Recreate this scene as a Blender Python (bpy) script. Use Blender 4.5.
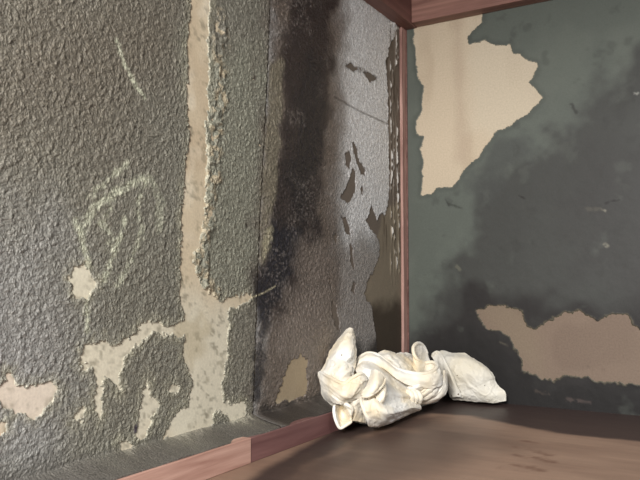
import bpy, bmesh, math, random
import numpy as np
from mathutils import Vector

# ------------------------------------------------------------------ reset
for o in list(bpy.data.objects):
    bpy.data.objects.remove(o)
scene = bpy.context.scene
COL = scene.collection
R = math.radians

# ------------------------------------------------------------------ camera
# Room corner is the origin: the leaking back wall of the closet is the plane
# x = 0 (seen on the left), the side wall is the plane y = 0 (seen on the
# right), the shelf board is z = 0.  Metres.
cam_data = bpy.data.cameras.new('camera')
cam_data.sensor_width = 36.0
cam_data.lens = 698.0 / 640.0 * 36.0
cam_data.clip_start = 0.02
cam = bpy.data.objects.new('camera', cam_data)
cam.location = (0.703, -1.577, 0.275)
cam.rotation_euler = (R(90.0 + 3.36), 0.0, R(31.0))
COL.objects.link(cam)
scene.camera = cam

# ------------------------------------------------------------------ light
scene.view_settings.view_transform = 'Standard'
scene.view_settings.look = 'None'
scene.view_settings.gamma = 1.0
scene.view_settings.use_curve_mapping = False
scene.view_settings.exposure = 0.0

world = bpy.data.worlds.new('room_daylight')
scene.world = world
world.use_nodes = True
wb = world.node_tree.nodes['Background']
wb.inputs['Color'].default_value = (0.86, 0.93, 1.0, 1)
wb.inputs['Strength'].default_value = 0.36


def area(name, loc, target, size, power, color):
    d = bpy.data.lights.new(name, 'AREA')
    d.shape = 'RECTANGLE'
    d.size, d.size_y = size
    d.energy = power
    d.color = color
    o = bpy.data.objects.new(name, d)
    o.location = loc
    o.rotation_euler = (Vector(target) - Vector(loc)).to_track_quat('-Z', 'Y').to_euler()
    COL.objects.link(o)
    return o


# the room's window, off to the left of the closet opening
area('window_light', (0.72, -2.50, 0.95), (0.1, -0.35, 0.40), (0.5, 0.5), 70.0, (1.0, 0.98, 0.95))
# extra light added to shade the cloth folds from above, in under the lintel
area('added_cloth_light', (1.55, -1.55, 1.75), (0.2, -0.35, 0.05), (0.4, 0.4), 38.0, (0.93, 0.97, 1.0))

# ------------------------------------------------------------------ helpers
def lin(r, g, b):
    f = lambda c: c / 12.92 if c <= 0.04045 else ((c + 0.055) / 1.055) ** 2.4
    return np.array([f(r / 255.0), f(g / 255.0), f(b / 255.0)])


def sstep(a, b, x):
    t = np.clip((x - a) / (b - a), 0.0, 1.0)
    return t * t * (3.0 - 2.0 * t)


def vnoise(x, y, seed):
    """smooth lattice noise, -1..1, unit cell 1"""
    n = 256
    lat = np.random.RandomState(seed).rand(n, n) * 2.0 - 1.0
    xi = np.floor(x).astype(np.int64)
    yi = np.floor(y).astype(np.int64)
    fx = x - xi
    fy = y - yi
    fx = fx * fx * fx * (fx * (fx * 6 - 15) + 10)
    fy = fy * fy * fy * (fy * (fy * 6 - 15) + 10)
    x0 = xi % n; x1 = (xi + 1) % n; y0 = yi % n; y1 = (yi + 1) % n
    a = lat[x0, y0] * (1 - fx) + lat[x1, y0] * fx
    b = lat[x0, y1] * (1 - fx) + lat[x1, y1] * fx
    return a * (1 - fy) + b * fy


def fbm(x, y, cell, octaves, seed, gain=0.5):
    t = np.zeros_like(x)
    amp, tot = 1.0, 0.0
    c = cell
    for k in range(octaves):
        t += amp * vnoise(x / c + 17.3 * k + 3.1, y / c + 9.7 * k + 5.7, seed + 13 * k)
        tot += amp
        amp *= gain
        c *= 0.5
    return t / tot * 1.6


def dist_poly(X, Y, pts, closed=True, reach=6.0):
    """distance (cm) to a polygon, negative inside; or to an open polyline"""
    P = np.array(pts, float)
    D = np.full(X.shape, 1e3)
    lo = P.min(0) - reach
    hi = P.max(0) + reach
    sel = (X > lo[0]) & (X < hi[0]) & (Y > lo[1]) & (Y < hi[1])
    if not sel.any():
        return D
    x = X[sel]; y = Y[sel]
    d = np.full(x.shape, 1e3)
    ins = np.zeros(x.shape, bool)
    n = len(P)
    for i in range(n if closed else n - 1):
        a = P[i]; b = P[(i + 1) % n]
        e = b - a
        l2 = max((e ** 2).sum(), 1e-9)
        t = np.clip(((x - a[0]) * e[0] + (y - a[1]) * e[1]) / l2, 0, 1)
        d = np.minimum(d, np.hypot(x - a[0] - t * e[0], y - a[1] - t * e[1]))
        if closed and a[1] != b[1]:
            c = (a[1] > y) != (b[1] > y)
            ins ^= c & (x < e[0] * (y - a[1]) / e[1] + a[0])
    if closed:
        d = np.where(ins, -d, d)
    D[sel] = d
    return D


class Paint:
    """colour field over a surface, built up from stains and painted tones"""
    def __init__(self, X, Y, base):
        self.X, self.Y = X, Y
        self.C = np.ones(X.shape + (3,)) * base

    def mix(self, col, m):
        self.C = self.C * (1 - m[..., None]) + np.asarray(col) * m[..., None]

    def blot(self, pts, col, soft, amount=1.0, rough=0.0, cell=2.0, seed=1, grain=0.0, closed=True, width=0.0, reach=None):
        d = dist_poly(self.X, self.Y, pts, closed, reach or (soft * 2 + rough * 2 + width + 1.0)) - width
        if rough:
            d = d + rough * fbm(self.X, self.Y, cell, 3, seed)
        m = 1.0 - sstep(-soft, soft, d)
        if grain:
            m = m * sstep(-0.5, 0.5, fbm(self.X, self.Y, 0.6, 2, seed + 5) + (1.0 - grain))
        self.mix(col, m * amount)
        return m


def grid_mesh(name, P, colors, keep=None, smooth=True):
    """P (n,m,3) -> mesh with a colour attribute; faces dropped where keep is False"""
    n, m = P.shape[:2]
    idx = np.arange(n * m).reshape(n, m)
    q = np.stack([idx[:-1, :-1], idx[1:, :-1], idx[1:, 1:], idx[:-1, 1:]], -1).reshape(-1, 4)
    if keep is not None:
        q = q[keep.reshape(-1)]
    used = np.unique(q)
    remap = np.full(n * m, -1, np.int64)
    remap[used] = np.arange(len(used))
    V = P.reshape(-1, 3)[used]
    Cc = colors.reshape(-1, 3)[used]
    q = remap[q]
    me = bpy.data.meshes.new(name)
    me.vertices.add(len(V))
    me.vertices.foreach_set('co', V.astype(np.float32).ravel())
    me.loops.add(q.size)
    me.loops.foreach_set('vertex_index', q.astype(np.int32).ravel())
    me.polygons.add(len(q))
    me.polygons.foreach_set('loop_start', np.arange(0, q.size, 4, dtype=np.int32))
    me.polygons.foreach_set('loop_total', np.full(len(q), 4, np.int32))
    me.polygons.foreach_set('use_smooth', np.full(len(q), smooth, bool))
    me.update(calc_edges=True)
    at = me.color_attributes.new('tint', 'FLOAT_COLOR', 'POINT')
    rgba = np.ones((len(V), 4), np.float32)
    rgba[:, :3] = np.clip(Cc, 0, 1)
    at.data.foreach_set('color', rgba.ravel())
    return me


def link(name, me, mat, parent=None, kind=None, label=None, category=None, group=None):
    o = bpy.data.objects.new(name, me)
    COL.objects.link(o)
    if mat is not None:
        me.materials.append(mat)
    o.parent = parent
    if kind: o['kind'] = kind
    if label: o['label'] = label
    if category: o['category'] = category
    if group: o['group'] = group
    return o


# ------------------------------------------------------------------ materials
def new_mat(name):
    m = bpy.data.materials.new(name)
    m.use_nodes = True
    nt = m.node_tree
    return m, nt, nt.nodes['Principled BSDF']


def tinted(name, rough, spec=0.4, grain=0.18, grain_scale=400.0, bump=0.3, bump_scale=300.0, bump_dist=0.001, stretch=(1, 1, 1)):
    """colour from the surface's colour field, broken up by fine noise, with fine relief"""
    m, nt, b = new_mat(name)
    at = nt.nodes.new('ShaderNodeAttribute'); at.attribute_name = 'tint'
    tc = nt.nodes.new('ShaderNodeTexCoord')
    mp = nt.nodes.new('ShaderNodeMapping'); mp.inputs['Scale'].default_value = stretch
    nt.links.new(tc.outputs['Object'], mp.inputs['Vector'])
    n1 = nt.nodes.new('ShaderNodeTexNoise'); n1.inputs['Scale'].default_value = grain_scale
    n1.inputs['Detail'].default_value = 3
    nt.links.new(mp.outputs['Vector'], n1.inputs['Vector'])
    rg = nt.nodes.new('ShaderNodeMapRange')
    rg.inputs['From Min'].default_value = 0.25; rg.inputs['From Max'].default_value = 0.75
    rg.inputs['To Min'].default_value = 1.0 - grain; rg.inputs['To Max'].default_value = 1.0 + grain
    nt.links.new(n1.outputs['Fac'], rg.inputs['Value'])
    mx = nt.nodes.new('ShaderNodeVectorMath'); mx.operation = 'SCALE'
    nt.links.new(at.outputs['Color'], mx.inputs[0])
    nt.links.new(rg.outputs['Result'], mx.inputs['Scale'])
    nt.links.new(mx.outputs['Vector'], b.inputs['Base Color'])
    n2 = nt.nodes.new('ShaderNodeTexNoise'); n2.inputs['Scale'].default_value = bump_scale
    n2.inputs['Detail'].default_value = 4
    nt.links.new(mp.outputs['Vector'], n2.inputs['Vector'])
    bp = nt.nodes.new('ShaderNodeBump'); bp.inputs['Strength'].default_value = bump
    bp.inputs['Distance'].default_value = bump_dist
    nt.links.new(n2.outputs['Fac'], bp.inputs['Height'])
    nt.links.new(bp.outputs['Normal'], b.inputs['Normal'])
    b.inputs['Roughness'].default_value = rough
    b.inputs['Specular IOR Level'].default_value = spec
    return m


def wood(name, c_dark, c_light, scale, rough=0.5, bump=0.25, spec=0.35):
    m, nt, b = new_mat(name)
    tc = nt.nodes.new('ShaderNodeTexCoord')
    mp = nt.nodes.new('ShaderNodeMapping'); mp.inputs['Scale'].default_value = scale
    nt.links.new(tc.outputs['Object'], mp.inputs['Vector'])
    n1 = nt.nodes.new('ShaderNodeTexNoise'); n1.inputs['Scale'].default_value = 1.0
    n1.inputs['Detail'].default_value = 6; n1.inputs['Roughness'].default_value = 0.6
    n1.inputs['Distortion'].default_value = 0.4
    nt.links.new(mp.outputs['Vector'], n1.inputs['Vector'])
    cr = nt.nodes.new('ShaderNodeValToRGB')
    cr.color_ramp.elements[0].position = 0.32; cr.color_ramp.elements[0].color = (*c_dark, 1)
    cr.color_ramp.elements[1].position = 0.68; cr.color_ramp.elements[1].color = (*c_light, 1)
    nt.links.new(n1.outputs['Fac'], cr.inputs['Fac'])
    nt.links.new(cr.outputs['Color'], b.inputs['Base Color'])
    bp = nt.nodes.new('ShaderNodeBump'); bp.inputs['Strength'].default_value = bump
    bp.inputs['Distance'].default_value = 0.001
    nt.links.new(n1.outputs['Fac'], bp.inputs['Height'])
    nt.links.new(bp.outputs['Normal'], b.inputs['Normal'])
    b.inputs['Roughness'].default_value = rough
    b.inputs['Specular IOR Level'].default_value = spec
    return m


MAT_COAT = tinted('textured_wall_coat', 0.5, 0.5, grain=0.40, grain_scale=330, bump=1.0, bump_scale=380, bump_dist=0.0032)
MAT_DAMP = tinted('damp_glossy_wall_coat', 0.42, 0.6, grain=0.38, grain_scale=300, bump=0.8, bump_scale=280, bump_dist=0.003)
MAT_BARE = tinted('bare_plaster_base', 0.8, 0.25, grain=0.10, grain_scale=260, bump=0.25, bump_scale=240, bump_dist=0.001)
MAT_SIDE = tinted('smooth_green_wall_skin', 0.6, 0.3, grain=0.07, grain_scale=300, bump=0.12, bump_scale=160, bump_dist=0.001)
MAT_FLOOR = tinted('plywood_shelf_board', 0.5, 0.35, grain=0.09, grain_scale=42, bump=0.15, bump_scale=60, bump_dist=0.0006, stretch=(0.16, 1.6, 1))
MAT_POST = wood('pink_corner_wood', lin(126, 92, 84), lin(190, 152, 140), (90, 90, 6))
MAT_RAIL_L = wood('dark_red_rail_wood', lin(88, 58, 52), lin(126, 90, 82), (60, 3, 60))
MAT_RAIL_R = wood('red_rail_wood', lin(104, 70, 62), lin(150, 112, 100), (3, 60, 60))
MAT_STRIP_RAW = wood('raw_pink_batten_wood', lin(158, 118, 104), lin(200, 162, 146), (80, 4, 80))
MAT_STRIP_DARK = wood('dark_red_batten_wood', lin(98, 66, 64), lin(128, 92, 88), (60, 4, 60))
MAT_CEIL = wood('ceiling_board_wood', lin(96, 72, 60), lin(130, 102, 86), (3, 50, 50))
MAT_EDGE = wood('wall_core', lin(120, 108, 92), lin(140, 126, 108), (20, 20, 20))

# ================================================================== LEFT WALL
# wall coordinates in cm: u = distance from the corner, z = height
Z_TOP = 97.0
U_END = 150.0

HOLES = dict(
    strip=[(78.2, 76.6), (78.8, 70.2), (79.4, 63.8), (79.3, 60.0), (79.5, 56.9), (79.1, 53.2), (78.9, 48.6), (79.5, 45.5), (79.9, 41.7), (80.1, 38.0), (80.3, 34.3), (80.2, 30.6), (80.5, 25.7), (79.6, 22.9), (79.1, 21.7), (81.4, 20.9), (83.9, 21.3), (86.5, 21.8), (88.3, 21.1), (90.5, 19.9), (92.2, 19.1), (93.2, 19.1), (94.4, 19.8), (95.6, 19.4), (96.5, 19.6), (97.6, 19.3), (98.1, 18.3), (98.3, 17.6), (97.4, 17.4), (97.7, 16.8), (96.6, 16.6), (95.8, 15.7), (95.6, 14.6), (95.9, 13.0), (95.4, 11.7), (95.2, 10.1), (94.9, 11.6), (95.1, 13.1), (95.1, 14.5), (94.5, 15.3), (93.5, 15.5), (92.4, 13.8), (91.9, 13.0), (92.5, 15.4), (91.5, 16.3), (91.1, 17.4), (89.6, 18.6), (87.4, 20.0), (86.1, 20.8), (83.5, 20.0), (80.8, 19.5), (79.1, 20.0), (79.3, 18.5), (79.7, 17.0), (78.6, 15.0), (77.6, 12.4), (78.3, 10.5), (78.5, 9.0), (80.2, 8.6), (81.6, 8.0), (82.6, 6.6), (83.4, 5.5), (81.2, 5.1), (78.0, 5.1), (74.6, 5.2), (73.0, 5.7), (73.2, 7.2), (71.3, 7.4), (69.3, 6.8), (68.8, 5.3), (67.0, 5.6), (64.3, 4.9), (64.6, 6.4), (65.2, 7.7), (68.6, 7.9), (70.3, 8.3), (71.1, 10.9), (70.1, 13.2), (69.4, 15.4), (69.7, 17.8), (69.2, 20.2), (69.5, 22.4), (68.5, 23.2), (62.9, 24.6), (63.1, 25.3), (66.1, 24.9), (71.3, 24.2), (73.2, 25.6), (75.4, 26.6), (77.0, 27.9), (77.7, 30.6), (76.4, 33.7), (75.8, 37.1), (75.3, 39.9), (75.1, 42.7), (75.0, 45.4), (75.3, 50.8), (74.8, 54.1), (74.9, 57.2), (74.7, 61.2), (75.0, 65.1), (74.4, 71.7), (74.0, 78.3)],
    blob=[(100.1, 28.0), (99.4, 28.9), (98.2, 29.1), (97.1, 28.5), (96.7, 27.5), (96.1, 27.0), (97.2, 26.5), (97.6, 25.6), (98.7, 25.6), (99.6, 26.4), (100.0, 27.3)],
    low_patch=[(109.9, 15.4), (108.8, 16.0), (108.7, 17.0), (108.0, 17.0), (107.4, 16.1), (106.9, 15.3), (105.7, 15.3), (104.3, 15.3), (102.7, 15.6), (101.4, 14.6), (101.8, 13.8), (102.6, 13.3), (103.7, 12.7), (104.5, 12.1), (105.0, 11.8), (106.6, 12.5), (108.0, 13.3), (108.9, 14.2)],
    triangle=[(87.1, 14.3), (86.5, 12.5), (85.9, 11.6), (84.7, 10.2), (85.3, 9.3), (86.2, 8.4), (87.1, 6.8), (87.8, 6.2), (88.8, 6.7), (88.4, 8.2), (88.1, 10.0), (87.6, 12.1)],
    dot=[(82.7, 12.6), (81.7, 12.9), (80.7, 12.2), (81.1, 11.5), (82.1, 11.5), (82.9, 12.0)],
    chip_a=[(99.4, 10.6), (98.5, 11.5), (97.9, 12.2), (97.6, 11.3), (98.2, 10.6)],
    chip_b=[(109.6, 11.4), (108.6, 11.8), (108.5, 11.0), (109.0, 10.5)],
    chip_c=[(91.9, 6.5), (90.5, 6.5), (89.3, 5.7), (90.2, 5.1), (91.6, 5.5)],
    lower_right=[(53.5, 9.9), (51.9, 12.2), (49.9, 13.3), (46.9, 13.7), (45.4, 12.3), (45.8, 9.7), (45.4, 7.1), (46.8, 6.3), (49.2, 6.3), (50.6, 5.8), (53.2, 6.3), (55.7, 6.3), (54.7, 8.3)],
    by_post=[(1.0, 95.0), (4.6, 88.8), (8.1, 83.3), (10.4, 79.3), (9.9, 75.1), (9.4, 70.4), (9.4, 66.0), (9.0, 60.8), (9.0, 54.9), (9.1, 48.9), (9.7, 45.3), (11.4, 43.0), (14.0, 42.4), (15.6, 40.9), (17.1, 42.6), (18.5, 44.3), (19.5, 42.1), (21.0, 40.7), (18.6, 39.3), (15.1, 37.3), (14.1, 35.0), (15.1, 32.5), (17.7, 29.7), (20.6, 27.1), (22.1, 24.9), (20.7, 23.3), (18.7, 22.4), (17.8, 20.6), (17.3, 17.9), (16.4, 14.3), (14.4, 7.0), (1.3, 5.5), (0.6, 47.4)],
    flake_a=[(27.9, 57.1), (26.5, 57.3), (25.1, 55.4), (23.8, 53.2), (21.4, 51.8), (21.4, 50.6), (23.3, 51.1), (25.2, 53.0), (26.5, 55.0)],
    flake_b=[(30.5, 54.1), (28.8, 54.8), (27.9, 53.2), (28.8, 51.4), (30.1, 51.8)],
    flake_c=[(27.4, 51.6), (26.1, 50.9), (26.6, 48.9), (25.7, 47.1), (27.5, 44.9), (29.7, 43.9), (32.3, 44.9), (29.7, 47.5), (28.3, 49.3)],
    flake_d=[(23.3, 48.6), (22.4, 48.1), (22.9, 46.5), (23.8, 47.5)],
    flake_e=[(32.3, 40.7), (30.6, 40.6), (28.8, 39.1), (28.4, 37.2), (30.2, 37.7), (31.0, 39.1)],
    flake_f=[(28.4, 34.9), (27.1, 34.5), (27.5, 32.4), (27.1, 30.2), (28.4, 31.5)],
    flake_g=[(27.1, 27.9), (26.2, 27.1), (26.7, 25.0), (28.0, 25.6)],
    flake_h=[(36.0, 23.1), (34.8, 22.5), (33.6, 20.0), (33.2, 17.5), (34.8, 18.4), (36.0, 20.5)],
    flake_i=[(34.8, 37.6), (34.0, 36.7), (34.8, 35.4), (35.2, 36.4)],
    flake_j=[(37.2, 28.3), (36.4, 27.5), (36.8, 26.3), (37.6, 27.1)],
    flake_k=[(30.4, 72.9), (27.8, 74.1), (25.0, 73.7), (27.3, 72.7)],
    flake_l=[(22.2, 73.8), (18.8, 74.2), (15.7, 73.8), (18.3, 72.5), (20.7, 73.0)],
)
SEAM = [(57.7, 84.9), (58.8, 65.7), (61.2, 34.5), (62.8, 1.2), (63.0, -2.4)]
seam_z = np.array([p[1] for p in SEAM])[::-1]
seam_u = np.array([p[0] for p in SEAM])[::-1]


def torn_ridges(U, Z):
    # shreds of skin left standing along the corner wood
    t = np.zeros(U.shape)
    for u0, w, h, sd in ((8.1, 0.30, 0.45, 601), (6.6, 0.22, 0.30, 602), (5.0, 0.30, 0.50, 603), (3.9, 0.2, 0.3, 604)):
        mid = u0 + 0.35 * fbm(U * 0, Z, 6, 3, sd)
        t += h * np.exp(-((U - mid) / w) ** 2) * sstep(-0.35, 0.25, fbm(U * 0.2, Z, 5, 3, sd + 20)) * (0.7 + 0.5 * fbm(U, Z, 0.9, 2, sd + 40))
    return t * sstep(24, 36, Z + 4 * fbm(U, Z, 3, 2, 611))


def bare_colour(U, Z):
    p = Paint(U, Z, lin(200, 185, 159))
    p.mix(lin(184, 166, 140), sstep(0.0, 0.9, fbm(U, Z, 9, 4, 71)) * 0.7)
    p.mix(lin(222, 212, 192), sstep(0.1, 0.9, fbm(U, Z, 5, 3, 75)) * 0.5)
    # lower patches are chalkier, pinkish at the far left
    p.blot([(101.1, 8.5), (101.4, 21.6), (76.1, 26.1), (66.1, 19.5), (63.2, 2.9), (84.2, 4.6)], lin(206, 199, 179), 4.0, 0.9, 2.0, 5, 77)
    p.blot([(110.5, 17.8), (101.3, 16.8), (101.1, 10.3), (110.3, 11.9)], lin(208, 196, 182), 2.0, 0.8)
    p.blot([(100.8, 29.8), (95.8, 29.9), (95.7, 25.1), (100.6, 25.2)], lin(208, 202, 182), 1.0, 0.9)
    p.blot([(82.1, 21.9), (76.0, 21.9), (72.4, 20.7), (74.8, 17.7), (78.1, 14.0), (79.7, 15.9)], lin(172, 158, 128), 1.2, 0.5, 1.2, 2.0, 79)
    # residue of the coat
    p.mix(lin(120, 112, 92), sstep(0.55, 0.95, fbm(U, Z, 1.2, 3, 81)) * 0.45)
    p.mix(lin(116, 110, 94), sstep(0.35, 0.8, fbm(U, Z, 0.7, 2, 381)) * sstep(-0.1, 0.6, fbm(U, Z, 4, 2, 382)) * 0.6)
    p.C = p.C * 1.0
    # soaked plaster behind the peeled skin near the corner
    p.blot([(-17.7, 106.9), (40.7, 85.6), (40.7, 15.1), (-15.0, -3.5)], lin(108, 98, 88), 1.0, 1.0)
    p.blot([(1.8, 47.3), (11.3, 44.0), (23.0, 25.5), (18.3, 16.6), (14.3, 13.0), (2.3, 12.1)], lin(132, 121, 104), 1.0, 0.9, 1.0, 3, 83)
    p.blot([(-0.2, 22.8), (21.2, 22.0), (23.2, 2.0), (0.2, -1.3)], lin(66, 57, 47), 2.5, 0.95, 1.0, 3, 84)
    p.blot([(57.5, 15.5), (43.7, 14.4), (43.6, 4.0), (57.5, 6.1)], lin(150, 134, 110), 1.5, 0.95)
    p.mix(lin(70, 58, 46), sstep(0.2, 0.8, fbm(U * 3.0, Z * 0.5, 3, 3, 85)) * (1 - sstep(12, 14, U)) * 0.75 * sstep(30, 40, Z))
    p.mix(lin(206, 202, 196), sstep(0.16, 0.34, torn_ridges(U, Z)) * 0.85)
    p.mix(lin(58, 48, 40), 1 - sstep(0.4, 0.7, np.abs(U - np.interp(Z, seam_z, seam_u))))
    return p.C


def coat_layers(U, Z):
    hole = np.full(U.shape, 1e3)
    for k, pts in HOLES.items():
        hole = np.minimum(hole, dist_poly(U, Z, pts, True, 4.0))
    small = sstep(26, 34, U)
    hole = hole + 0.55 * small * fbm(U, Z, 1.2, 4, 11, 0.8) + 0.42 * (1 - small) * fbm(U, Z, 1.5, 3, 12, 0.65) - 0.05
    # ---- relief (cm): lumpy sand finish, streaked a little, with finer grit
    w1 = U + 0.45 * fbm(U, Z, 4, 2, 21)
    w2 = Z + 0.45 * fbm(U, Z, 4, 2, 23)
    lump = fbm(w1 * 0.86 + w2 * 0.40, w2 * 0.80 - w1 * 0.35, 0.42, 2, 31, 0.6)
    lump = np.maximum(lump, -0.35)
    grit = fbm(U, Z, 0.42, 2, 33)
    fine = 1 - sstep(30, 46, U)                      # finer sand near the corner
    relief = (0.105 * lump + 0.03 * grit) * (1 - 0.62 * fine) + 0.035 * fine * fbm(U, Z, 0.55, 2, 37)
    calm = 1 - sstep(4.0, 7.0, Z + 0.9 * fbm(U, Z, 6, 2, 41))
    relief *= 1 - 0.75 * calm
    # torn, lumpy ridge beside the peeled strip
    rd = dist_poly(U, Z, [(71.6, 69.4), (72.0, 61.9), (71.5, 58.0), (72.4, 53.0), (72.6, 49.7), (73.5, 45.6), (73.7, 41.7), (74.8, 36.1), (76.1, 31.4), (74.9, 27.2), (73.5, 25.8)], False, 8.0)
    ridge = 1 - sstep(0.6, 2.3, rd + 0.7 * fbm(U, Z, 1.6, 2, 43))
    relief += ridge * (0.10 + 0.30 * fbm(U, Z, 1.25, 3, 45))
    # curled, flaking edge along the corner wood
    fl = np.exp(-((U - 6.0 - 0.7 * fbm(U * 0, Z, 7, 3, 47)) / 0.65) ** 2) * sstep(30, 42, Z)
    relief += fl * (0.22 + 0.25 * fbm(U, Z * 0.35, 0.8, 3, 49))
    # lips of the big tears stand slightly proud
    lip = np.exp(-((hole - 0.25) / 0.22) ** 2)
    relief += 0.02 * lip
    for pt, rr in zip([(62.6, 62.2), (60.8, 50.9), (64.6, 36.8), (71.7, 60.1), (46.9, 36.0)], (0.55, 0.4, 0.5, 0.4, 0.4)):
        relief -= 0.16 * np.exp(-((U - pt[0]) ** 2 + (Z - pt[1]) ** 2) / rr ** 2)
    cr = dist_poly(U, Z, [(35.1, 65.4), (29.1, 65.0), (22.7, 64.7), (10.0, 64.7)], False, 3.0)
    relief += 0.10 * np.exp(-(cr / 0.35) ** 2) - 0.10 * np.exp(-((cr - 0.5) / 0.3) ** 2)

    # ---- colour
    p = Paint(U, Z, lin(116, 113, 102))
    p.mix(lin(106, 99, 86), sstep(-0.2, 0.8, fbm(U, Z, 22, 3, 51)) * 0.7)
    p.blot([(119.4, 57.9), (79.1, 73.2), (81.0, 55.8), (94.2, 46.0), (104.7, 40.6), (118.6, 35.6)], lin(100, 92, 80), 12, 0.75, 4, 12, 53)
    p.blot([(119.5, 32.5), (104.5, 31.1), (100.0, 21.5), (101.0, 3.8), (118.7, 8.0)], lin(142, 141, 139), 9, 0.75, 4, 10, 54)
    p.blot([(78.9, 60.9), (57.3, 66.8), (60.1, 34.5), (62.0, 24.3), (78.3, 24.7)], lin(134, 134, 119), 4, 0.6, 3, 9, 55)
    p.blot([(101.2, 13.3), (63.4, 19.3), (63.2, 1.2), (101.0, 5.0)], lin(116, 112, 100), 5, 0.5, 3, 8, 56)
    # pale chalk-like mould growing in strokes
    chalk = lin(186, 187, 164)
    strokes = (
        ([(93.5, 59.5), (92.0, 56.4), (90.1, 54.4), (88.4, 53.0)], 0.35, 0.75), ([(97.8, 37.9), (96.0, 39.3), (93.1, 41.9), (91.3, 43.3)], 0.4, 0.65),
        ([(97.2, 35.8), (96.0, 37.1), (94.5, 38.3), (92.3, 39.6), (90.0, 40.9), (87.6, 41.8)], 0.8, 0.7),
        ([(87.6, 41.5), (88.7, 39.3), (89.4, 37.2), (88.4, 34.9), (88.9, 33.1), (89.5, 31.7), (91.0, 29.2), (92.6, 27.0)], 0.5, 0.6),
        ([(91.4, 35.9), (92.2, 33.5), (93.8, 30.0), (94.9, 27.5)], 0.45, 0.8), ([(94.0, 37.0), (95.6, 34.8)], 0.4, 0.75),
        ([(99.5, 34.7), (98.7, 33.1), (98.1, 31.7), (97.4, 29.5)], 0.6, 0.75), ([(97.9, 35.4), (98.4, 33.6), (99.1, 34.1)], 0.9, 0.5),
        ([(94.9, 34.3), (93.6, 32.9), (94.2, 31.8)], 0.8, 0.4), 
        ([(86.9, 41.6), (84.8, 39.0), (85.2, 34.7)], 1.0, 0.35), ([(97.5, 25.7), (97.6, 22.9), (97.4, 21.4)], 0.35, 0.7),
    )
    for i, (pts, wdt, amt) in enumerate(strokes):
        p.blot(pts, chalk, 0.42, amt, 0.3, 0.8, 90 + i, 0.4, False, wdt * 0.7)
    halo = (1 - sstep(0.2, 2.0, hole)) * sstep(36, 48, U)
    p.mix(lin(150, 146, 126), halo * (0.30 + 0.35 * sstep(0, 0.7, fbm(U, Z, 1.1, 3, 57))))
    p.mix(lin(206, 200, 180), (1 - sstep(0.0, 0.3, hole)) * 0.65 * sstep(36, 44, U))
    p.mix(lin(176, 160, 132), ridge * sstep(-0.1, 0.5, fbm(U, Z, 1.0, 3, 58)) * 0.65)
    # ---- right of the seam: black mould and the damp part with its silvery sheen painted in
    rs = 1 - sstep(-0.05, 0.05, U - np.interp(Z, seam_z, seam_u))
    p.mix(lin(146, 145, 143), rs)
    damp = Paint(U, Z, np.zeros(3)); damp.C = p.C
    p.blot([(36.7, 97.6), (-11.0, 118.1), (-9.3, 40.6), (30.6, 36.0), (33.5, 60.7)], lin(212, 211, 210), 4, 0.9, 1.5, 5, 59)  # bright grazing reflection near the corner, painted as pale silver
    p.blot([(36.8, 33.7), (11.4, 37.0), (11.9, 0.4), (42.6, 1.0)], lin(140, 133, 127), 4, 0.8, 2, 6, 60)
    p.blot([(57.5, 88.7), (30.3, 100.4), (33.4, 73.4), (33.9, 60.7), (35.2, 43.9), (35.2, 35.8), (33.6, 23.6), (36.8, 14.8), (38.4, 0.3), (63.1, -3.7), (63.2, 2.9), (60.1, 34.5), (58.5, 66.5)], lin(95, 85, 77), 5.5, 1.0, 2.5, 4, 61)
    p.blot([(30.8, 100.2), (36.7, 97.6), (39.9, 59.5), (38.4, 35.6), (40.7, 23.8), (32.8, 23.6), (32.7, 44.2), (30.0, 61.4)], lin(100, 88, 79), 4.0, 0.6, 1.5, 4, 161)
    p.blot([(49.5, 92.1), (34.2, 98.7), (36.3, 72.6), (37.6, 59.9), (39.9, 47.4), (41.5, 37.4), (47.9, 31.4), (49.3, 24.0), (54.5, 20.6), (59.9, 19.1), (61.7, 24.3), (60.0, 31.1), (58.3, 34.6), (57.2, 45.3), (54.1, 56.6), (53.5, 67.9)], lin(46, 38, 36), 2.0, 0.95, 2.2, 5, 62)
    p.blot([(47.4, 69.5), (39.1, 71.8), (40.7, 51.3), (48.0, 38.9), (52.1, 45.9)], lin(34, 30, 30), 2.0, 0.7, 2.0, 5, 63)
    p.blot([(57.1, 37.3), (48.0, 36.1), (50.0, 28.6), (55.8, 24.1), (58.2, 19.0), (61.4, 16.7), (62.0, 24.3), (60.6, 30.7)], lin(33, 31, 36), 1.2, 0.95, 1.6, 3.0, 64)
    p.blot([(62.2, 15.9), (59.4, 19.1), (59.9, 12.0), (61.0, 7.8), (62.7, 8.4)], lin(32, 30, 34), 0.8, 0.9, 1.0, 1.8, 65)
    p.blot([(58.2, 66.5), (54.5, 67.6), (55.0, 52.8), (56.8, 41.8), (60.0, 30.8), (61.2, 30.7), (60.7, 41.4)], lin(116, 109, 93), 1.0, 0.9, 0.8, 3.0, 66)
    p.blot([(59.5, 36.0), (57.4, 37.3), (58.0, 32.5), (59.8, 31.1)], lin(158, 151, 126), 0.7, 0.85, 0.6, 1.5, 67)
    p.blot([(51.3, 24.0), (36.8, 25.7), (34.8, 15.6), (47.9, 14.4), (52.9, 16.9)], lin(122, 112, 102), 3, 0.8, 2.0, 3, 68)
    p.blot([(48.0, 35.1), (36.0, 35.8), (36.0, 23.7), (42.2, 15.2), (52.9, 15.1), (57.6, 16.4), (52.9, 22.3)], lin(112, 102, 94), 3, 0.7, 2.0, 3, 168)
    p.mix(lin(160, 150, 142), rs * sstep(0.05, 0.6, fbm(U, Z, 0.34, 2, 261)) * sstep(0.0, 0.6, fbm(U, Z, 7, 2, 262) + 0.3 * (1 - sstep(20, 50, Z))) * 0.22)
    # dirty band above the batten
    p.mix(lin(86, 81, 76), calm * 0.8)
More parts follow.
